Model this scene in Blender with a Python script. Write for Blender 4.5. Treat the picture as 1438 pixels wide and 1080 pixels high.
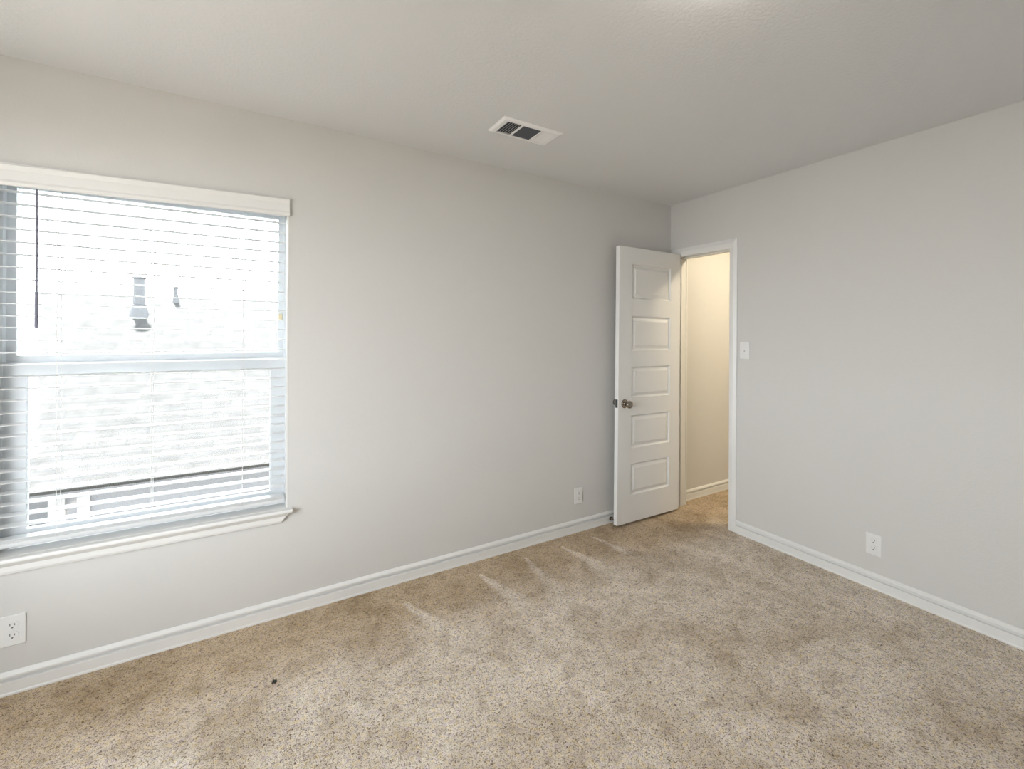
import bpy, bmesh, math, random
from mathutils import Vector, Matrix
random.seed(7)
PI = math.pi
scene = bpy.context.scene
C = scene.collection
for o in list(bpy.data.objects):
    bpy.data.objects.remove(o)

# ------------------------------------------------------------------ camera
XR, YW, H = 2.975, 2.454, 2.44          # door wall plane, window wall plane, ceiling height
F_PX, YAW, ROLL, CY, CZ = 625.74, 1.03092, 0.00527, 468.92, 1.3884
cam_d = bpy.data.cameras.new('camera')
cam = bpy.data.objects.new('camera', cam_d)
C.objects.link(cam)
fwd = Vector((math.cos(YAW), math.sin(YAW), 0))
rt = fwd.cross(Vector((0, 0, 1))).normalized()
up = rt.cross(fwd)
rt2 = rt * math.cos(ROLL) + up * math.sin(ROLL)
up2 = -rt * math.sin(ROLL) + up * math.cos(ROLL)
m = Matrix.Identity(4)
for i in range(3):
    m[i][0], m[i][1], m[i][2] = rt2[i], up2[i], -fwd[i]
m[2][3] = CZ
cam.matrix_world = m
cam_d.sensor_width = 36
cam_d.sensor_fit = 'HORIZONTAL'
cam_d.lens = F_PX / 1438 * 36
cam_d.shift_y = -(540 - CY) / 1438
cam_d.clip_start = 0.02
scene.camera = cam

# ------------------------------------------------------------------ world: bright overcast sky, brightest near the horizon
SKY_HORIZON, SKY_ZENITH = 13.4, 5.5
w = bpy.data.worlds.new('sky')
scene.world = w
w.use_nodes = True
nt = w.node_tree
for n in list(nt.nodes):
    nt.nodes.remove(n)
out = nt.nodes.new('ShaderNodeOutputWorld')
bg = nt.nodes.new('ShaderNodeBackground')
tc = nt.nodes.new('ShaderNodeTexCoord')
sx = nt.nodes.new('ShaderNodeSeparateXYZ')
mr = nt.nodes.new('ShaderNodeMapRange')
mr.inputs['From Min'].default_value = 0.2
mr.inputs['From Max'].default_value = 0.75
mr.inputs['To Min'].default_value = SKY_HORIZON
mr.inputs['To Max'].default_value = SKY_ZENITH
bg.inputs['Color'].default_value = (0.90, 0.96, 1.0, 1)
nt.links.new(tc.outputs['Generated'], sx.inputs[0])
nt.links.new(sx.outputs['Z'], mr.inputs['Value'])
nt.links.new(mr.outputs[0], bg.inputs['Strength'])
nt.links.new(bg.outputs[0], out.inputs[0])


def area(name, loc, rot, sx_, sy_, power, col, portal=False):
    l = bpy.data.lights.new(name, 'AREA')
    l.shape = 'RECTANGLE'
    l.size, l.size_y = sx_, sy_
    l.energy = power
    l.color = col
    if portal:
        l.cycles.is_portal = True
    o = bpy.data.objects.new(name, l)
    o.location = loc
    o.rotation_euler = rot
    C.objects.link(o)
    return o


# daylight portals: the window, and an unseen side-wall opening added to light the room
area('window_daylight', (-0.325, YW + 0.16, 1.28), (-PI / 2, 0, 0), 1.06, 1.54, 1, (1, 1, 1), True)
area('added_opening_daylight', (-1.46, 1.14, 1.30), (0, -PI / 2, 0), 1.7, 1.37, 1, (1, 1, 1), True)

# high sun in front of the window wall: the open slats stop it and throw it up on the ceiling
sl = bpy.data.lights.new('sun', 'SUN')
sl.energy = 58
sl.angle = math.radians(2)
sl.color = (1.0, 0.99, 0.98)
so = bpy.data.objects.new('sun', sl)
so.rotation_euler = Vector((-0.14, 0.52, 1.0)).to_track_quat('Z', 'Y').to_euler()
so.location = (2, 8, 12)
C.objects.link(so)

scene.view_settings.view_transform = 'Standard'
scene.view_settings.look = 'None'
scene.view_settings.gamma = 1
scene.view_settings.use_curve_mapping = False
scene.view_settings.exposure = 0.0
LAMP_W, HALL_W = 6.5, 22


# ------------------------------------------------------------------ materials
def mat(name, col, rough=0.5, metal=0.0, spec=0.5, bump=None, var=None, trans=None):
    """bump=(scale, distance, strength)  var=(scale, amount)"""
    M = bpy.data.materials.new(name)
    M.use_nodes = True
    t = M.node_tree
    b = t.nodes['Principled BSDF']
    b.inputs['Base Color'].default_value = (*col, 1)
    b.inputs['Roughness'].default_value = rough
    b.inputs['Metallic'].default_value = metal
    b.inputs['Specular IOR Level'].default_value = spec
    tcn = t.nodes.new('ShaderNodeTexCoord')
    if var:
        n = t.nodes.new('ShaderNodeTexNoise')
        n.inputs['Scale'].default_value = var[0]
        n.inputs['Detail'].default_value = 4
        t.links.new(tcn.outputs['Object'], n.inputs['Vector'])
        r = t.nodes.new('ShaderNodeMapRange')
        r.inputs['To Min'].default_value = 1 - var[1]
        r.inputs['To Max'].default_value = 1 + var[1]
        t.links.new(n.outputs['Fac'], r.inputs['Value'])
        mx = t.nodes.new('ShaderNodeVectorMath')
        mx.operation = 'SCALE'
        mx.inputs[0].default_value = col
        t.links.new(r.outputs[0], mx.inputs['Scale'])
        t.links.new(mx.outputs[0], b.inputs['Base Color'])
    if bump:
        n = t.nodes.new('ShaderNodeTexNoise')
        n.inputs['Scale'].default_value = bump[0]
        n.inputs['Detail'].default_value = 2
        t.links.new(tcn.outputs['Object'], n.inputs['Vector'])
        bp = t.nodes.new('ShaderNodeBump')
        bp.inputs['Strength'].default_value = bump[2]
        bp.inputs['Distance'].default_value = bump[1]
        t.links.new(n.outputs['Fac'], bp.inputs['Height'])
        t.links.new(bp.outputs[0], b.inputs['Normal'])
    if trans:
        b.inputs['Transmission Weight'].default_value = trans
    return M


M_WALL = mat('wall_paint', (0.66, 0.65, 0.632), 0.85, spec=0.2, bump=(110, 0.002, 0.25), var=(1.2, 0.01))
M_CEIL = mat('ceiling_paint', (0.75, 0.755, 0.77), 0.9, spec=0.15, bump=(75, 0.003, 0.4))
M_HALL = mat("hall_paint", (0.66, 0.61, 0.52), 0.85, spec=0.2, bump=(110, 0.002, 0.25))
M_TRIM = mat('white_trim_paint', (0.80, 0.795, 0.78), 0.38, var=(3, 0.01))
M_DOOR = mat('white_door_paint', (0.78, 0.775, 0.765), 0.42, bump=(260, 0.0005, 0.15))
M_VINYL = mat('window_vinyl', (0.80, 0.83, 0.86), 0.4, var=(4, 0.01))
M_PLATE = mat('white_plastic', (0.80, 0.80, 0.79), 0.35, var=(20, 0.01))
M_SLOT = mat('socket_slot', (0.10, 0.10, 0.10), 0.6, var=(50, 0.05))
M_VENT = mat('white_enamel', (0.90, 0.90, 0.91), 0.4, var=(20, 0.01))
M_DUCT_SHADE = mat('duct_shade', (0.045, 0.05, 0.07), 0.7, var=(30, 0.2))
M_LOUVRE_SHADED = mat('shaded_louvre', (0.10, 0.11, 0.13), 0.5, var=(30, 0.1))
M_NICKEL = mat('satin_nickel', (0.30, 0.265, 0.225), 0.16, metal=1, var=(60, 0.05))
M_DARKMETAL = mat('dark_steel', (0.09, 0.09, 0.095), 0.4, metal=0.7, var=(60, 0.1))
M_RUBBER = mat('white_rubber', (0.7, 0.7, 0.68), 0.6, var=(40, 0.02))
M_TAB = mat('brass_tab', (0.75, 0.66, 0.45), 0.5, var=(30, 0.03))  # beige tab on the upper sash
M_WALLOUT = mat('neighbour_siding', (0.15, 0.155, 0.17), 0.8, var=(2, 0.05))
M_WHITEOUT = mat('neighbour_trim', (0.25, 0.25, 0.26), 0.6, var=(5, 0.02))
M_GROUND = mat('side_yard_soil', (0.16, 0.14, 0.11), 0.95, var=(1.5, 0.2))
M_PIPE = mat('grey_pipe', (0.07, 0.07, 0.075), 0.6, var=(8, 0.1))


def slat_material():
    M = bpy.data.materials.new('blind_slat')
    M.use_nodes = True
    t = M.node_tree
    b = t.nodes['Principled BSDF']
    b.inputs['Base Color'].default_value = (0.85, 0.86, 0.87, 1)
    b.inputs['Roughness'].default_value = 0.4
    tr = t.nodes.new('ShaderNodeBsdfTranslucent')
    tr.inputs['Color'].default_value = (0.9, 0.9, 0.88, 1)
    n = t.nodes.new('ShaderNodeTexNoise')
    n.inputs['Scale'].default_value = 12
    mr_ = t.nodes.new('ShaderNodeMapRange')
    mr_.inputs['To Min'].default_value = 0.20
    mr_.inputs['To Max'].default_value = 0.26
    mx = t.nodes.new('ShaderNodeMixShader')
    t.links.new(n.outputs['Fac'], mr_.inputs['Value'])
    t.links.new(mr_.outputs[0], mx.inputs[0])
    t.links.new(b.outputs[0], mx.inputs[1])
    t.links.new(tr.outputs[0], mx.inputs[2])
    t.links.new(mx.outputs[0], t.nodes['Material Output'].inputs['Surface'])
    return M


M_SLAT = slat_material()


def glass_material():
    M = bpy.data.materials.new('window_glass')
    M.use_nodes = True
    t = M.node_tree
    for n in list(t.nodes):
        if n.type != 'OUTPUT_MATERIAL':
            t.nodes.remove(n)
    tr = t.nodes.new('ShaderNodeBsdfTransparent')
    tr.inputs['Color'].default_value = (0.95, 0.97, 0.97, 1)
    gl = t.nodes.new('ShaderNodeBsdfGlossy')
    gl.inputs['Roughness'].default_value = 0.02
    fr = t.nodes.new('ShaderNodeFresnel')
    fr.inputs['IOR'].default_value = 1.45
    mx = t.nodes.new('ShaderNodeMixShader')
    t.links.new(fr.outputs[0], mx.inputs[0])
    t.links.new(tr.outputs[0], mx.inputs[1])
    t.links.new(gl.outputs[0], mx.inputs[2])
    t.links.new(mx.outputs[0], t.nodes['Material Output'].inputs['Surface'])
    return M


M_GLASS = glass_material()


def emit(name, col, s):
    M = bpy.data.materials.new(name)
    M.use_nodes = True
    b = M.node_tree.nodes['Principled BSDF']
    b.inputs['Base Color'].default_value = (0.8, 0.8, 0.78, 1)
    b.inputs['Emission Color'].default_value = (*col, 1)
    b.inputs['Emission Strength'].default_value = s
    return M


def shingle_material():
    M = bpy.data.materials.new('roof_shingles')
    M.use_nodes = True
    t = M.node_tree
    b = t.nodes['Principled BSDF']
    b.inputs['Roughness'].default_value = 0.95
    b.inputs['Specular IOR Level'].default_value = 0.1
    tcn = t.nodes.new('ShaderNodeTexCoord')
    br = t.nodes.new('ShaderNodeTexBrick')
    br.inputs['Scale'].default_value = 1.0
    br.inputs['Brick Width'].default_value = 0.30
    br.inputs['Row Height'].default_value = 0.14
    br.inputs['Mortar Size'].default_value = 0.006
    br.inputs['Color1'].default_value = (0.058, 0.056, 0.055, 1)
    br.inputs['Color2'].default_value = (0.051, 0.050, 0.049, 1)
    br.inputs['Mortar'].default_value = (0.040, 0.040, 0.040, 1)
    t.links.new(tcn.outputs['Object'], br.inputs['Vector'])
    n = t.nodes.new('ShaderNodeTexNoise')
    n.inputs['Scale'].default_value = 6
    n.inputs['Detail'].default_value = 8
    t.links.new(tcn.outputs['Object'], n.inputs['Vector'])
    r = t.nodes.new('ShaderNodeMapRange')
    r.inputs['From Min'].default_value = 0.3
    r.inputs['From Max'].default_value = 0.7
    r.inputs['To Min'].default_value = 0.8
    r.inputs['To Max'].default_value = 1.15
    t.links.new(n.outputs['Fac'], r.inputs['Value'])
    mx = t.nodes.new('ShaderNodeVectorMath')
    mx.operation = 'SCALE'
    t.links.new(br.outputs['Color'], mx.inputs[0])
    t.links.new(r.outputs[0], mx.inputs['Scale'])
    t.links.new(mx.outputs[0], b.inputs['Base Color'])
    return M


def carpet_material():
    M = bpy.data.materials.new('beige_carpet')
    M.use_nodes = True
    t = M.node_tree
    b = t.nodes['Principled BSDF']
    b.inputs['Roughness'].default_value = 1.0
    b.inputs['Specular IOR Level'].default_value = 0.05
    b.inputs['Sheen Weight'].default_value = 0.15
    L = t.links.new
    tcn = t.nodes.new('ShaderNodeTexCoord')
    P = tcn.outputs['Object']

    def noise(scale, detail=2, dist=0.0, vec=None, rough=0.5):
        n = t.nodes.new('ShaderNodeTexNoise')
        n.inputs['Scale'].default_value = scale
        n.inputs['Detail'].default_value = detail
        n.inputs['Distortion'].default_value = dist
        n.inputs['Roughness'].default_value = rough
        L(vec or P, n.inputs['Vector'])
        return n

    def ramp(src, stops):
        r = t.nodes.new('ShaderNodeValToRGB')
        while len(r.color_ramp.elements) < len(stops):
            r.color_ramp.elements.new(0.5)
        for e, (p, c) in zip(r.color_ramp.elements, stops):
            e.position = p
            e.color = (*c, 1)
        L(src, r.inputs[0])
        return r.outputs[0]

    def math_(op, a, b_=None, c=None, clamp=False):
        n = t.nodes.new('ShaderNodeMath')
        n.operation = op
        n.use_clamp = clamp
        for i, v in enumerate((a, b_, c)):
            if v is None:
                continue
            if isinstance(v, (int, float)):
                n.inputs[i].default_value = v
            else:
                L(v, n.inputs[i])
        return n.outputs[0]

    def mix(f, a, c, blend='MIX'):
        n = t.nodes.new('ShaderNodeMix')
        n.data_type = 'RGBA'
        n.blend_type = blend
        if isinstance(f, (int, float)):
            n.inputs['Factor'].default_value = f
        else:
            L(f, n.inputs['Factor'])
        for k, v in (('A', a), ('B', c)):
            s = [i for i in n.inputs if i.name == k and i.type == 'RGBA'][0]
            if isinstance(v, tuple):
                s.default_value = (*v, 1)
            else:
                L(v, s)
        return [o for o in n.outputs if o.type == 'RGBA'][0]

    # yarn tufts: fine wormy noise, crevice shade painted dark in base; hue tints single yarns
    tuft = noise(125, 2, 1.8)
    fine = noise(330, 2, 0.5)
    hgt = math_('ADD', math_('MULTIPLY', tuft.outputs['Fac'], 0.75), math_('MULTIPLY', fine.outputs['Fac'], 0.25))
    base = ramp(hgt, [(0.36, (0.20, 0.15, 0.11)), (0.43, (0.58, 0.48, 0.37)), (0.49, (0.86, 0.765, 0.65)), (0.60, (0.95, 0.88, 0.79))])
    yarn = noise(60, 2, 0.3)
    hue = ramp(yarn.outputs['Fac'], [(0.33, (0.88, 0.84, 0.95)), (0.47, (1, 1, 1)), (0.54, (1, 1, 1)), (0.68, (1.0, 0.94, 0.76))])
    col = mix(1.0, base, hue, 'MULTIPLY')
    # broad pile-direction patches
    patch = noise(3.1, 5, 0.6, rough=0.6)
    pf = ramp(patch.outputs['Fac'], [(0.36, (0.80, 0.76, 0.69)), (0.50, (0.98, 0.975, 0.96)), (0.64, (1.07, 1.07, 1.07))])
    col = mix(1.0, col, pf, 'MULTIPLY')
    mid = noise(11, 4, 0.8, rough=0.65)
    mf = ramp(mid.outputs['Fac'], [(0.36, (0.83, 0.80, 0.76)), (0.50, (1.0, 1.0, 1.0)), (0.66, (1.06, 1.06, 1.07))])
    col = mix(1.0, col, mf, 'MULTIPLY')
    # strip along the window wall the vacuum did not reach, baseboard shade painted in too, with pale wedge-shaped strokes running out of it
    sep = t.nodes.new('ShaderNodeSeparateXYZ')
    L(P, sep.inputs[0])
    wob = noise(5, 3, 0.4)
    wv = math_('MULTIPLY', math_('SUBTRACT', wob.outputs['Fac'], 0.5), 0.5)
    yy = math_('ADD', sep.outputs['Y'], wv)
    strip = t.nodes.new('ShaderNodeMapRange')
    strip.interpolation_type = 'SMOOTHSTEP'
    strip.inputs['From Min'].default_value = 1.75
    strip.inputs['From Max'].default_value = 2.25
    L(yy, strip.inputs['Value'])
    sf = strip.outputs[0]
    for (x0, y0, x1, y1, w0, w1) in ((1.17, 2.30, 1.25, 1.83, 0.014, 0.10), (1.49, 2.33, 1.44, 1.80, 0.014, 0.10),
                                     (1.79, 2.33, 1.84, 1.93, 0.012, 0.09), (2.04, 2.34, 2.10, 2.04, 0.01, 0.05),
                                     (0.72, 2.25, 0.85, 1.80, 0.02, 0.08)):
        # distance to a tapered stroke
        k = math_('DIVIDE', math_('SUBTRACT', y0, sep.outputs['Y']), (y0 - y1), clamp=True)
        cx = math_('MULTIPLY_ADD', k, x1 - x0, x0)
        wd = math_('MULTIPLY_ADD', k, w1 - w0, w0)
        dx = math_('ABSOLUTE', math_('SUBTRACT', math_('ADD', sep.outputs['X'], math_('MULTIPLY', wv, 0.12)), cx))
        s = math_('SUBTRACT', 1.0, math_('DIVIDE', dx, wd), clamp=True)
        s = math_('MULTIPLY', s, 1.6, clamp=True)
        inside = math_('LESS_THAN', sep.outputs['Y'], y0)
        s = math_('MULTIPLY', s, inside)
        sf = math_('MULTIPLY', sf, math_('SUBTRACT', 1.0, s))
    col = mix(sf, col, mix(1.0, col, (0.74, 0.655, 0.53), 'MULTIPLY'))
    L(col, b.inputs['Base Color'])
    bp = t.nodes.new('ShaderNodeBump')
    bp.inputs['Strength'].default_value = 0.9
    bp.inputs['Distance'].default_value = 0.010
    L(hgt, bp.inputs['Height'])
    L(bp.outputs[0], b.inputs['Normal'])
    return M


M_CARPET = carpet_material()


# ------------------------------------------------------------------ mesh helpers
def obj(name, bm, material, parent=None, bevel=0, seg=2, smooth=False, loc=None):
    me = bpy.data.meshes.new(name)
    bmesh.ops.recalc_face_normals(bm, faces=bm.faces)
    bm.to_mesh(me)
    bm.free()
    o = bpy.data.objects.new(name, me)
    C.objects.link(o)
    me.materials.append(material)
    if smooth:
        for p in me.polygons:
            p.use_smooth = True
    if bevel:
        md = o.modifiers.new('bevel', 'BEVEL')
        md.width = bevel
        md.segments = seg
        md.limit_method = 'ANGLE'
        md.angle_limit = math.radians(40)
    if parent:
        o.parent = parent
    if loc:
        o.location = loc
    return o


def box(bm, x0, x1, y0, y1, z0, z1, M=None):
    vs = [Vector((x, y, z)) for x in (x0, x1) for y in (y0, y1) for z in (z0, z1)]
    if M:
        vs = [M @ v for v in vs]
    v = [bm.verts.new(p) for p in vs]
    for f in ((0, 1, 3, 2), (4, 6, 7, 5), (0, 4, 5, 1), (2, 3, 7, 6), (0, 2, 6, 4), (1, 5, 7, 3)):
        bm.faces.new([v[i] for i in f])


def boxes(*bs):
    bm = bmesh.new()
    for b in bs:
        box(bm, *b)
    return bm


def sweep(profile, a, b, nrm):
    """extrude a closed profile [(out, z)...] from point a to b; nrm is the horizontal outward direction"""
    bm = bmesh.new()
    a, b, nrm = Vector(a), Vector(b), Vector(nrm)
    ra = [bm.verts.new(a + nrm * o + Vector((0, 0, z))) for o, z in profile]
    rb = [bm.verts.new(b + nrm * o + Vector((0, 0, z))) for o, z in profile]
    n = len(profile)
    for i in range(n):
        bm.faces.new((ra[i], ra[(i + 1) % n], rb[(i + 1) % n], rb[i]))
    bm.faces.new(ra)
    bm.faces.new(rb[::-1])
    return bm


def lathe(bm, prof, origin, axis, seg=32):
    """prof [(radius, distance along axis)]"""
    q = Vector((0, 0, 1)).rotation_difference(Vector(axis))
    rings = []
    for r, h in prof:
        if r < 1e-6:
            rings.append([bm.verts.new(Vector(origin) + q @ Vector((0, 0, h)))])
        else:
            rings.append([bm.verts.new(Vector(origin) + q @ Vector((r * math.cos(2 * PI * k / seg), r * math.sin(2 * PI * k / seg), h))) for k in range(seg)])
    for A, B in zip(rings, rings[1:]):
        for k in range(seg):
            if len(A) == 1 and len(B) == 1:
                continue
            if len(A) == 1:
                bm.faces.new((A[0], B[k], B[(k + 1) % seg]))
            elif len(B) == 1:
                bm.faces.new((A[k], B[0], A[(k + 1) % seg]))
            else:
                bm.faces.new((A[k], B[k], B[(k + 1) % seg], A[(k + 1) % seg]))
    for R in (rings[0], rings[-1]):
        if len(R) > 1:
            bm.faces.new(R)


def empty(name, loc=(0, 0, 0), rot=(0, 0, 0), label=None, cat=None, group=None, kind=None):
    o = bpy.data.objects.new(name, None)
    o.empty_display_size = 0.1
    C.objects.link(o)
    o.location = loc
    o.rotation_euler = rot
    return tag(o, label, cat, group, kind)


def tag(o, label=None, cat=None, group=None, kind=None):
    if label:
        o['label'] = label
    if cat:
        o['category'] = cat
    if group:
        o['group'] = group
    if kind:
        o['kind'] = kind
    return o


def S(o, label, cat):
    return tag(o, label, cat, None, 'structure')


# ------------------------------------------------------------------ room shell
RX0, RY0 = -1.30, -1.00            # left and rear limits of the room (behind the camera)
HX1, HY0 = 4.70, 0.40              # hall limits
TW = 0.115                         # partition thickness
WO = 0.15                          # outside wall thickness
WX0, WX1, WZ0, WZ1 = -0.832, 0.180, 0.525, 2.030     # window opening
DY0, DY1, DZ = 1.927, 2.392, 2.012                   # doorway clear opening

S(obj('floor', boxes((RX0 - .1, HX1 + .1, RY0 - .1, YW + .05, -0.10, 0.0)), M_CARPET),
  'mottled beige plush carpet with paler vacuum strokes along the window wall', 'carpet')
S(obj('ceiling', boxes((RX0 - .1, HX1 + .1, RY0 - .1, YW + .05, H, H + .1)), M_CEIL),
  'plain off-white textured ceiling', 'ceiling')
S(obj('wall_left', boxes((RX0 - .1, WX0, YW, YW + WO, -.1, H + .1), (WX1, HX1 + .1, YW, YW + WO, -.1, H + .1),
                         (WX0, WX1, YW, YW + WO, -.1, WZ0 - .02), (WX0, WX1, YW, YW + WO, WZ1, H + .1)), M_WALL),
  'long greige wall holding the window, continuing past the open door', 'wall')
S(obj('wall_right', boxes((XR, XR + TW, RY0, DY0 - .02, 0, H), (XR, XR + TW, DY0 - .02, DY1 + .02, DZ + .02, H),
                          (XR, XR + TW, DY1 + .02, YW, 0, H)), M_WALL),
  'pale greige wall on the right with the doorway at its far end', 'wall')
SY0, SY1, SZ0, SZ1 = 0.50, 1.78, 0.50, 2.10         # opening added in the unseen side wall to let in more light
S(obj('wall_back', boxes((RX0, XR + TW, RY0 - TW, RY0, 0, H)), M_WALL), 'greige wall behind the viewer', 'wall')
S(obj('wall_side', boxes((RX0 - WO, RX0, RY0 - TW, SY0, 0, H), (RX0 - WO, RX0, SY1, YW, 0, H),
                         (RX0 - WO, RX0, SY0, SY1, 0, SZ0), (RX0 - WO, RX0, SY0, SY1, SZ1, H)), M_WALL),
  'greige side wall with an added daylight opening, out of view to the left', 'wall')
S(obj('wall_hall_end', boxes((HX1, HX1 + .1, HY0 - .1, YW, 0, H)), M_HALL), 'end wall of the hall beyond the doorway', 'wall')
S(obj('wall_hall_side', boxes((XR + TW, HX1, HY0 - .1, HY0, 0, H)), M_HALL), 'near side wall of the hall beyond the doorway', 'wall')

BASE = [(0, 0), (0.017, 0), (0.017, 0.007), (0.0145, 0.011), (0.0145, 0.049), (0.0135, 0.050), (0.0005, 0.0505), (0.0005, 0.0625),
        (0.0125, 0.063), (0.0135, 0.066), (0.0130, 0.072), (0.008, 0.079), (0.004, 0.084), (0, 0.085)]
S(obj('baseboard_left', sweep(BASE, (RX0, YW, 0), (XR, YW, 0), (0, -1, 0)), M_TRIM),
  'white moulded baseboard under the window wall', 'baseboard')
S(obj('baseboard_right', sweep(BASE, (XR, RY0, 0), (XR, DY0 - .052, 0), (-1, 0, 0)), M_TRIM),
  'white moulded baseboard along the right wall up to the doorway', 'baseboard')
S(obj('baseboard_hall', sweep(BASE, (XR + TW + .014, YW, 0), (HX1, YW, 0), (0, -1, 0)), M_TRIM),
  'white moulded baseboard seen through the doorway', 'baseboard')

# doorway casing and jambs
CP = [(0, 0), (0.012, 0), (0.016, 0.006), (0.016, 0.030), (0.010, 0.046), (0.007, 0.054), (0, 0.054)]   # (out, across from inner edge)
CW = 0.052


def casing(name_parent, xface, sgn, mat_):
    """three-sided mitred casing ring on a wall face; profile goes out in x"""
    bm = bmesh.new()
    k = CW / 0.054
    i0, i1, zt = DY0 + 0.002, DY1 - 0.004, DZ - 0.006
    rings = []
    for (y, z, dy, dz) in ((i0, 0, -1, 0), (i0, zt, -1, 1.3), (i1, zt, 1, 1.3), (i1, 0, 1, 0)):
        rings.append([bm.verts.new((xface + sgn * o, y + dy * a * k, z + dz * a * k)) for o, a in CP])
    n = len(CP)
    for A, B in zip(rings, rings[1:]):
        for i in range(n):
            bm.faces.new((A[i], A[(i + 1) % n], B[(i + 1) % n], B[i]))
    bm.faces.new(rings[0])
    bm.faces.new(rings[-1][::-1])
    return bm


df = S(empty('trim_1', (XR, DY0, 0)), 'white painted casing and jambs framing the doorway', 'door frame')


def rel(o, par):
    o.parent = par
    o.matrix_parent_inverse = Matrix.Translation(-Vector(par.location))
    return o


rel(obj('casing', casing('c', XR, -1, M_TRIM), M_TRIM), df)
rel(obj('casing', casing('c', XR + TW, 1, M_TRIM), M_TRIM), df)
rel(obj('jamb', boxes((XR - .001, XR + TW + .001, DY0 - .02, DY0, 0, DZ)), M_TRIM), df)
rel(obj('jamb', boxes((XR - .001, XR + TW + .001, DY1, DY1 + .02, 0, DZ)), M_TRIM), df)
rel(obj('head_jamb', boxes((XR - .001, XR + TW + .001, DY0 - .02, DY1 + .02, DZ, DZ + .02)), M_TRIM), df)
rel(obj('door_stop', boxes((XR + .045, XR + .08, DY0, DY0 + .010, 0, DZ), (XR + .045, XR + .08, DY1 - .010, DY1, 0, DZ),
                           (XR + .045, XR + .08, DY0, DY1, DZ - .010, DZ)), M_TRIM), df)
rel(obj('strike_plate', boxes((XR - .006, XR + .030, DY0 - .001, DY0 + .003, .845, .905)), M_DARKMETAL, bevel=.001), df)

# ------------------------------------------------------------------ door leaf (opened flat towards the window wall)
DW, DH, DT = 0.655, 2.003, 0.035
door = S(empty('door_1', (2.935, 2.335, 0.018), (0, math.radians(0.35), 0)),
         'white five-panel door standing open in front of the window wall', 'door')
PAN = [(0.185, 0.425), (0.428, 0.545 + .112)]
PZ = [(0.197, 0.424), (0.424 + .115, 0.776), (0.905, 1.132), (1.250, 1.500), (1.630, 1.880)]
PX0, PX1 = 0.112, 0.525          # measured from the hinge edge


def leaf():
    bm = bmesh.new()
    # local: x from -DW (free edge) to 0 (hinge); y 0 front .. DT back; z 0..DH
    xs = [-DW, -PX1, -PX0, 0]
    zs = [0]
    for a, b in PZ:
        zs += [a, b]
    zs.append(DH)
    rings_prof = [(0.0, 0.0), (0.003, 0.008), (0.008, 0.012), (0.014, 0.012), (0.036, 0.003), (0.039, 0.003)]
    for y, s in ((0, 1), (DT, -1)):
        for i in range(3):
            for j in range(len(zs) - 1):
                x0, x1, z0, z1 = xs[i], xs[i + 1], zs[j], zs[j + 1]
                if i == 1 and j % 2 == 1:
                    prev = None
                    for ins, dep in rings_prof:
                        c = [(x0 + ins, z0 + ins), (x1 - ins, z0 + ins), (x1 - ins, z1 - ins), (x0 + ins, z1 - ins)]
                        r = [bm.verts.new((x, y + s * dep, z)) for x, z in c]
                        if prev:
                            for k in range(4):
                                bm.faces.new((prev[k], prev[(k + 1) % 4], r[(k + 1) % 4], r[k]))
                        prev = r
                    bm.faces.new(prev)
                else:
                    bm.faces.new([bm.verts.new(p) for p in ((x0, y, z0), (x1, y, z0), (x1, y, z1), (x0, y, z1))])
    # edges
    for (a, b) in (((-DW, 0), (0, 0)), ((-DW, DH), (0, DH))):
        z = a[1]
        for i in range(3):
            bm.faces.new([bm.verts.new(p) for p in ((xs[i], 0, z), (xs[i + 1], 0, z), (xs[i + 1], DT, z), (xs[i], DT, z))])
    for x in (-DW, 0):
        for j in range(len(zs) - 1):
            bm.faces.new([bm.verts.new(p) for p in ((x, 0, zs[j]), (x, 0, zs[j + 1]), (x, DT, zs[j + 1]), (x, DT, zs[j]))])
    bmesh.ops.remove_doubles(bm, verts=bm.verts, dist=1e-5)
    return bm


lf = obj('door_leaf', leaf(), M_DOOR, door, bevel=0.0012, seg=2)
bm = bmesh.new()
box(bm, -DW - 0.0012, -DW + 0.004, 0.006, 0.029, 0.840, 0.900)
box(bm, -DW - 0.003, -DW, 0.012, 0.023, 0.858, 0.882)
obj('latch_plate', bm, M_DARKMETAL, door, bevel=.0008)
KX, KZ = -DW + 0.062, 0.868
for s, y in ((-1, 0.0), (1, DT)):
    bm = bmesh.new()
    lathe(bm, [(0, 0), (.032, 0), (.032, .003), (.029, .006), (.016, .0075), (.0125, .010), (.0115, .022), (.014, .028), (.022, .034),
               (.0265, .042), (.0275, .050), (.0255, .057), (.019, .0625), (.012, .0645), (0, .065)], (KX, y, KZ), (0, s, 0), 40)
    obj('door_knob', bm, M_NICKEL, door, smooth=True)
for z in (0.18, 1.0, 1.80):
    bm = bmesh.new()
    box(bm, -0.001, 0.0012, 0.004, DT - .002, z - .045, z + .045)
    lathe(bm, [(0, -.045), (.006, -.045), (.006, .045), (0, .045)], (0.006, DT + .003, z), (0, 0, 1), 12)
    obj('hinge', bm, M_NICKEL, door)

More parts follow.
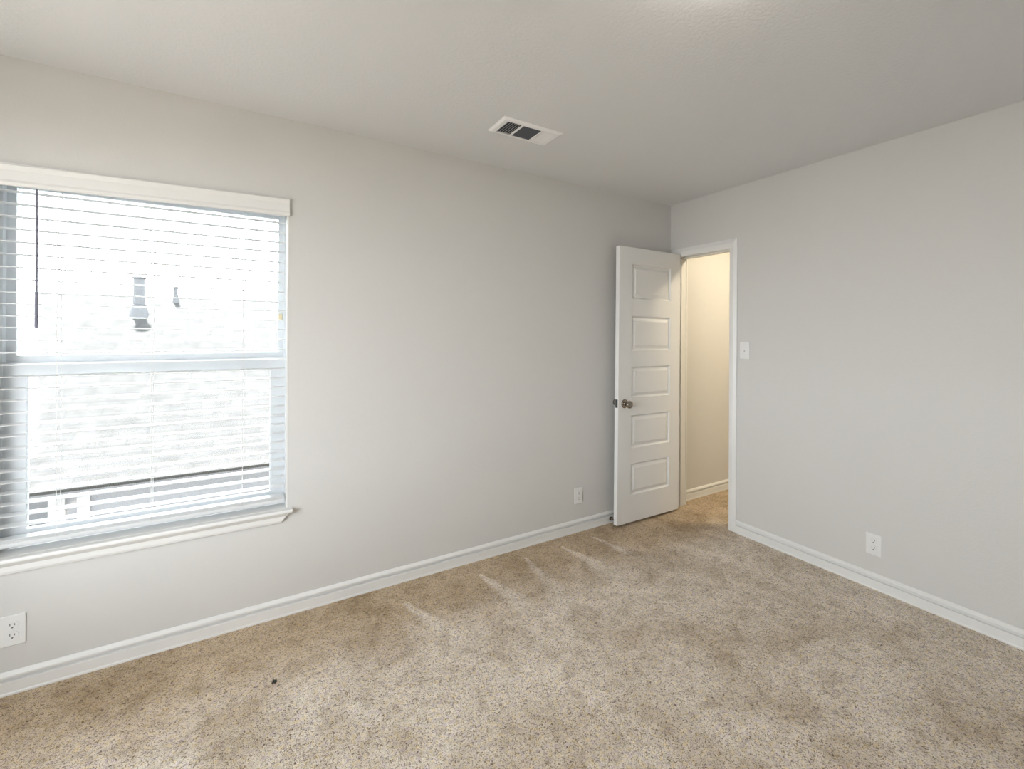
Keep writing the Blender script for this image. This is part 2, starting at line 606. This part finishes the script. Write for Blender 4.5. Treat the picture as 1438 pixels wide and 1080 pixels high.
# spring door stop on the baseboard behind the door
ds = empty('spring_doorstop', (2.315, YW - 0.0150, 0.034), (0, 0, 0),
           'small dark spring doorstop screwed to the baseboard behind the open door', 'doorstop')
bm = bmesh.new()
lathe(bm, [(0, 0), (.012, 0), (.012, .004), (.007, .008), (0, .008)], (0, 0, 0), (0, -1, 0), 20)
obj('base', bm, M_DARKMETAL, ds)
bm = bmesh.new()
prof = [(0, .006)]
for k in range(12):
    prof += [(.0062, .007 + k * .0035), (.0045, .00875 + k * .0035)]
prof += [(0, .050)]
lathe(bm, prof, (0, 0, 0), (0, -1, 0), 16)
obj('spring', bm, M_NICKEL, ds, smooth=False)
bm = bmesh.new()
lathe(bm, [(0, .048), (.0075, .048), (.0085, .054), (.007, .0625), (0, .064)], (0, 0, 0), (0, -1, 0), 16)
obj('rubber_tip', bm, M_RUBBER, ds, smooth=True)

# ------------------------------------------------------------------ window
win = S(empty('window_1', (WX0, YW, WZ0)), 'white vinyl single-hung window with a bright sky and roof outside', 'window')
WY = YW + 0.085      # inner face of the frame


def ring(x0, x1, y0, y1, z0, z1, l, r, t_, b_):
    """a window frame: two full-height stiles with the rails between them"""
    return boxes((x0, x0 + l, y0, y1, z0, z1), (x1 - r, x1, y0, y1, z0, z1),
                 (x0 + l, x1 - r, y0, y1, z1 - t_, z1), (x0 + l, x1 - r, y0, y1, z0, z0 + b_))


rel(obj('window_frame', ring(WX0, WX1, WY, WY + .064, WZ0, WZ1, .012, .012, .030, .030), M_VINYL), win)
# the upper sash sits further out than the lower one
U0, U1 = WX0 + .012, WX1 - .012
rel(obj('upper_sash', ring(U0, U1, WY + .032, WY + .058, 1.245, WZ1 - .03, .028, .023, .030, .045), M_VINYL), win)
rel(obj('lower_sash', ring(U0, U1, WY + .003, WY + .029, WZ0 + .030, 1.262, .068, .058, .056, .036), M_VINYL), win)
rel(obj('pane', boxes((U0 + .028, U1 - .022, WY + .042, WY + .046, 1.285, WZ1 - .055)), M_GLASS), win)
rel(obj('pane', boxes((U0 + .065, U1 - .055, WY + .014, WY + .018, WZ0 + .060, 1.210)), M_GLASS), win)
rel(obj('sash_latch', boxes((U1 - .021, U1 - .004, WY + .026, WY + .033, 1.455, 1.485)), M_TAB, bevel=.002), win)
rel(obj('opening_liner', boxes((WX1 - .003, WX1 + .004, YW - .001, WY, WZ0, WZ1), (WX0 - .004, WX0 + .003, YW - .001, WY, WZ0, WZ1),
                               (WX0, WX1, YW - .001, WY, WZ1 - .003, WZ1 + .004)), M_TRIM), win)

# stool and apron
sill = S(empty('trim_2', (WX0, YW, WZ0)), 'white window stool with a moulded apron under the window', 'window sill')
bm = bmesh.new()
box(bm, WX0 - .026, WX1 + .026, YW - .034, YW + .001, WZ0 - .018, WZ0)
box(bm, WX0, WX1, YW - .001, WY + .005, WZ0 - .018, WZ0)
rel(obj('stool', bm, M_TRIM, bevel=.006, seg=3), sill)
bm = bmesh.new()
AP = [(0, WZ0 - .018), (.028, WZ0 - .018), (.024, WZ0 - .024), (.014, WZ0 - .034), (.013, WZ0 - .054), (.010, WZ0 - .064), (0, WZ0 - .066)]
xa, xb = WX0 - .004, WX1 + .012


def apv(x_top, x_bot):
    r = []
    for o, z in AP:
        k = ((WZ0 - .018) - z) / .048
        r.append(Vector((x_top + (x_bot - x_top) * k, YW - o, z)))
    return r


A = [bm.verts.new(v) for v in apv(xa, xa + .038)]
B = [bm.verts.new(v) for v in apv(xb, xb - .038)]
n = len(AP)
for i in range(n):
    bm.faces.new((A[i], A[(i + 1) % n], B[(i + 1) % n], B[i]))
bm.faces.new(A)
bm.faces.new(B[::-1])
rel(obj('apron', bm, M_TRIM), sill)

# ------------------------------------------------------------------ blind
blind = empty('window_blind', (-0.325, YW, 1.99), (0, 0, 0),
              'white horizontal slat blind lowered over the window with slats open', 'window blind')


def B_(name, bm, mtl, **k):
    return rel(obj(name, bm, mtl, **k), blind)


vm = Matrix.Translation(Vector((0.187, 0, 2.005))) @ Matrix.Rotation(math.radians(-1.1), 4, 'Y') @ Matrix.Translation(Vector((-0.187, 0, -2.005)))
bm = bmesh.new()
VP_ = [(0, 1.965), (-.004, 1.962), (-.008, 1.966), (-.010, 1.975), (-.006, 1.985), (-.006, 2.022), (-.010, 2.032), (-.013, 2.040), (-.011, 2.044), (0, 2.044)]
va = [bm.verts.new(vm @ Vector((WX0 - .004, YW - .006 + o, z))) for o, z in VP_]
vb = [bm.verts.new(vm @ Vector((0.186, YW - .006 + o, z))) for o, z in VP_]
for i in range(len(VP_)):
    j = (i + 1) % len(VP_)
    bm.faces.new((va[i], va[j], vb[j], vb[i]))
bm.faces.new(va)
bm.faces.new(vb[::-1])
B_('valance', bm, M_TRIM)
BX0, BX1 = WX0 + .008, WX1 - .010
B_('headrail', boxes((BX0, BX1, YW + .010, YW + .055, 1.970, 2.018)), M_TRIM, bevel=.002)
ZS = [1.884, 1.834, 1.786, 1.736, 1.687, 1.637, 1.589, 1.539, 1.494, 1.446, 1.401, 1.352, 1.303, 1.257, 1.210, 1.163, 1.117, 1.070,
      1.024, .980, .933, .890, .845, .801, .758, .715, .672, .630]
ZS = [1.932] + ZS
bm = bmesh.new()
for z in ZS:
    # curved slat cross-section
    tilt = 0.03
    sec = []
    for k in range(7):
        u = -1 + k / 3
        sec.append((YW + .036 + u * .0245, z + .0022 * (1 - u * u) + u * tilt * .0245))
    top = [(y, zz + .0026) for y, zz in sec][::-1]
    loop = sec + top
    a = [bm.verts.new((BX0, y, zz)) for y, zz in loop]
    b = [bm.verts.new((BX1, y, zz)) for y, zz in loop]
    for i in range(len(loop)):
        j = (i + 1) % len(loop)
        bm.faces.new((a[i], a[j], b[j], b[i]))
    bm.faces.new(a)
    bm.faces.new(b[::-1])
B_('slats', bm, M_SLAT)
B_('bottom_rail', boxes((BX0, BX1, YW + .012, YW + .060, .553, .570)), M_SLAT, bevel=.003)
B_('stacked_slats', boxes((BX0, BX1, YW + .012, YW + .060, .5715, .5745), (BX0, BX1, YW + .012, YW + .060, .576, .579),
                          (BX0, BX1, YW + .012, YW + .060, .5805, .5835)), M_SLAT)
for x in (-0.645, -0.347, -0.008):
    bm = bmesh.new()
    for y in (YW + .0105, YW + .0615):
        box(bm, x - .0009, x + .0009, y - .0007, y + .0007, .56, 1.97)
    for z in ZS:
        box(bm, x - .0008, x + .0008, YW + .0105, YW + .0615, z - .0008, z + .0002)
    B_('ladder_cord', bm, M_PLATE)
M_WAND = mat('clear_grey_wand', (0.20, 0.20, 0.26), 0.25, var=(20, 0.05))
bm = bmesh.new()
lathe(bm, [(0, 1.401), (.0048, 1.402), (.0052, 1.41), (.0048, 1.425), (.0042, 1.55), (.0036, 1.935), (.002, 1.94), (.002, 1.965), (0, 1.966)], (-0.700, YW - 0.004, 0), (0, 0, 1), 8)
B_('tilt_wand', bm, M_WAND)

# ------------------------------------------------------------------ outlets and switch
def rounded(bm, cx, cz, w, h, r, y0, y1, n=6):
    pts = []
    for (sx_, sz_, a0) in ((1, 1, 0), (-1, 1, 90), (-1, -1, 180), (1, -1, 270)):
        for k in range(n + 1):
            a = math.radians(a0 + 90 * k / n)
            pts.append((cx + sx_ * (w / 2 - r) + r * math.cos(a), cz + sz_ * (h / 2 - r) + r * math.sin(a)))
    f = [bm.verts.new((x, y1, z)) for x, z in pts]
    b = [bm.verts.new((x, y0, z)) for x, z in pts]
    for i in range(len(pts)):
        j = (i + 1) % len(pts)
        bm.faces.new((f[i], f[j], b[j], b[i]))
    bm.faces.new(f)
    bm.faces.new(b[::-1])


def outlet(loc, rz, label):
    t = empty('wall_outlet', loc, (0, 0, rz), label, 'outlet', 'wall outlets')
    bm = bmesh.new()
    rounded(bm, 0, 0, .071, .116, .004, 0, -.0055)
    obj('cover_plate', bm, M_PLATE, t, bevel=.002)
    for z in (.0195, -.0195):
        bm = bmesh.new()
        rounded(bm, 0, z, .034, .029, .011, -.004, -.0075)
        rc = obj('receptacle', bm, M_PLATE, t)
        bm = bmesh.new()
        box(bm, -.0075, -.0053, -.0079, -.0070, z + .0005, z + .0085)
        box(bm, .0053, .0075, -.0079, -.0070, z + .0005, z + .0075)
        lathe(bm, [(0, 0), (.0027, 0), (.0027, .0009), (0, .0009)], (0, -.0070, z - .0075), (0, -1, 0), 12)
        obj('slots', bm, M_SLOT, rc)
    bm = bmesh.new()
    lathe(bm, [(0, 0), (.003, 0), (.0026, .001), (0, .0012)], (0, -.0055, 0), (0, -1, 0), 12)
    obj('screw', bm, M_PLATE, t)
    return t


outlet((2.023, YW, .252), 0, 'white duplex outlet on the window wall just left of the open door')
outlet((-0.760, YW, .240), 0, 'white duplex outlet under the window, cut by the left picture edge')
outlet((XR, 1.077, .241), -PI / 2, 'white duplex outlet low on the right-hand wall')
sw = empty('light_switch', (XR, 1.821, 1.283), (0, 0, -PI / 2), 'white toggle light switch on the right wall beside the doorway', 'light switch')
bm = bmesh.new()
rounded(bm, 0, 0, .068, .118, .004, 0, -.0055)
obj('cover_plate', bm, M_PLATE, sw, bevel=.002)
bm = bmesh.new()
box(bm, -.005, .005, -.0065, -.004, -.012, .012)
box(bm, -.0035, .0035, -.017, -.005, -.009, .001, )
obj('toggle', bm, M_PLATE, sw, bevel=.001)
for z in (.030, -.030):
    bm = bmesh.new()
    lathe(bm, [(0, 0), (.003, 0), (.0026, .001), (0, .0012)], (0, -.0055, z), (0, -1, 0), 12)
    obj('screw', bm, M_PLATE, sw)

# ------------------------------------------------------------------ ceiling vent
vent = empty('ceiling_vent', (1.245, 1.950, H), (0, 0, 0), 'white rectangular ceiling air vent with dark louvred openings', 'air vent')
VW, VD = .352, .176        # along x, along y
hx, hy = VW / 2, VD / 2
wins = [(-.142, -.062), (-.050, .058), (.070, .142)]
wy = .062
bm = bmesh.new()
# sloped outer flange
zf = -.010
outer = [(-hx, -hy), (hx, -hy), (hx, hy), (-hx, hy)]
inner = [(-hx + .012, -hy + .012), (hx - .012, -hy + .012), (hx - .012, hy - .012), (-hx + .012, hy - .012)]
o1 = [bm.verts.new((x, y, 0)) for x, y in outer]
o2 = [bm.verts.new((x, y, -.003)) for x, y in outer]
o3 = [bm.verts.new((x, y, zf)) for x, y in inner]
for A, B in ((o1, o2), (o2, o3)):
    for k in range(4):
        bm.faces.new((A[k], A[(k + 1) % 4], B[(k + 1) % 4], B[k]))
ix, iy = hx - .012, hy - .012
cols = [-ix] + [c for w_ in wins for c in w_] + [ix]
for i in range(len(cols) - 1):
    x0, x1 = cols[i], cols[i + 1]
    if i % 2 == 0:
        box(bm, x0, x1, -iy, iy, zf, zf + .003)
    else:
        box(bm, x0, x1, -iy, -wy, zf, zf + .003)
        box(bm, x0, x1, wy, iy, zf, zf + .003)
obj('frame', bm, M_VENT, vent)
obj('duct_shade_plate', boxes((-.146, .146, -.066, .066, -.0012, 0)), M_DUCT_SHADE, vent)  # flat dark plate, coloured as the shade inside the duct
for wi, (x0, x1) in enumerate(wins):
    bm = bmesh.new()
    if wi == 1:
        n = 9
        for k in range(n):
            y = -wy + (k + .5) * 2 * wy / n
            R_ = Matrix.Translation((0, y, -.006)) @ Matrix.Rotation(math.radians(-38), 4, 'X')
            box(bm, x0, x1, -.0050, .0050, -.0003, .0003, R_)
    else:
        n = 6
        for k in range(n):
            x = x0 + (k + .5) * (x1 - x0) / n
            R_ = Matrix.Translation((x, 0, -.006)) @ Matrix.Rotation(math.radians(-46 if wi == 0 else 40), 4, 'Y')
            box(bm, -.0062, .0062, -wy, wy, -.0003, .0003, R_)
    obj('louvres', bm, M_LOUVRE_SHADED if wi == 1 else M_VENT, vent)  # centre blades of the white vent are darkened to carry their shade
for sx_ in (-1, 1):
    bm = bmesh.new()
    lathe(bm, [(0, 0), (.004, 0), (.003, .0015), (0, .002)], (sx_ * (hx - .022), 0, zf), (0, 0, -1), 10)
    obj('screw', bm, M_VENT, vent)


# ------------------------------------------------------------------ lamps (room lamp just above the frame; hall lamp behind the wall)
def dome_light(x, y, label, power, col, r=.15):
    t = empty('ceiling_light', (x, y, H), (0, 0, 0), label, 'ceiling light')
    bm = bmesh.new()
    lathe(bm, [(0, 0), (r - .020, 0), (r - .018, -.014), (r - .024, -.014), (r - .024, -.004), (0, -.004)], (0, 0, 0), (0, 0, 1), 40)
    obj('base_ring', bm, M_NICKEL, t, smooth=False)
    bm = bmesh.new()
    lathe(bm, [(r - .012, -.014), (r + .012, -.020), (r + .014, -.036), (r * .85, -.062), (r * .5, -.078), (r * .2, -.084), (0, -.085)], (0, 0, 0), (0, 0, 1), 40)
    A_ = PI * r * r * 1.3
    obj('glass_shade', bm, emit('lit_frosted_glass', col, power / (A_ * PI)), t, smooth=True)
    return t


dome_light(1.06, 0.63, 'round frosted dome light on the bedroom ceiling', LAMP_W, (1.0, 0.90, 0.78), .16)
dome_light(3.62, 1.50, 'round frosted dome light on the hall ceiling', HALL_W, (1.0, 0.86, 0.62), .13)

# ------------------------------------------------------------------ lint on the carpet
bm = bmesh.new()
for k in range(7):
    a = random.uniform(0, PI)
    R_ = Matrix.Translation((random.uniform(-.006, .006), random.uniform(-.004, .004), .003)) @ Matrix.Rotation(a, 4, 'Z')
    box(bm, -.009, .009, -.0012, .0012, -.0015, .0015, R_)
tag(obj('carpet_fluff', bm, mat('dark_fluff', (.07, .07, .06), .9, var=(80, .2)), loc=(.106, 2.0, 0)),
    'tiny dark tuft of fluff on the carpet below the window', 'fluff')
bm = bmesh.new()
for k in range(3):
    R_ = Matrix.Translation((0, k * .003, .003)) @ Matrix.Rotation(1.2 + k * .5, 4, 'Z')
    box(bm, -.008, .008, -.0008, .0008, -.001, .001, R_)
tag(obj('carpet_lint', bm, M_RUBBER, loc=(2.344, .745, 0)), 'tiny white scrap of lint on the carpet near the right wall', 'lint')

# ------------------------------------------------------------------ outside
S(obj('ground', boxes((-30, 30, -30, 60, -3.0, -2.8)), M_GROUND), 'bare side yard outside the window', 'ground')
nh = empty('neighbour_house', (0, 5.9, -2.8), (0, 0, 0), 'neighbouring house with a sun-bleached shingle roof seen through the window', 'house')
EY, EZ, RYY = 5.5, -0.03, 9.55
SL = 0.5
bm = bmesh.new()
Lr = (RYY - EY)
ang = math.atan(SL)
o = obj('roof', boxes((-5.0, 9.0, 0, Lr / math.cos(ang), -.035, 0)), shingle_material())
o.location = (0, EY, EZ)
o.rotation_euler = (ang, 0, 0)
bpy.context.view_layer.update()
o.parent = nh
o.matrix_parent_inverse = Matrix.Translation(-Vector(nh.location))
rel(obj('shaded_fascia', boxes((-5.0, 9.0, EY + .01, EY + .05, EZ - .06, EZ - .03)), M_PIPE), nh)  # dark colour here paints the shadow line under the eave
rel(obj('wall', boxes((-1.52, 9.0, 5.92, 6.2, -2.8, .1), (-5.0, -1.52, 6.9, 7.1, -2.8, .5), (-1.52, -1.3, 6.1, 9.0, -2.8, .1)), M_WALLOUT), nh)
rel(obj('corner_board', boxes((-1.60, -1.48, 5.89, 5.99, -2.8, EZ + .02)), M_WHITEOUT, bevel=.004), nh)
rel(obj('corner_board', boxes((-1.40, -1.30, 5.905, 5.93, -2.8, EZ + .02)), M_WHITEOUT, bevel=.004), nh)


def vent_pipe(px, py, h, r, name):
    z0 = EZ + SL * (py - EY)
    bm = bmesh.new()
    lathe(bm, [(0, -.15), (r * 2.0, -.10), (r * 1.5, .05), (r * 1.15, .14), (r * 1.25, .15), (r, .16), (r, h - .03), (r * 1.35, h - .02), (r * 1.35, h), (0, h)], (0, 0, 0), (0, 0, 1), 24)
    rel(obj(name, bm, M_PIPE, smooth=False, loc=(px, py, z0)), nh)


vent_pipe(-1.405, 8.87, .58, .072, 'roof_pipe')
vent_pipe(-1.00, 9.35, .24, .026, 'roof_pipe')
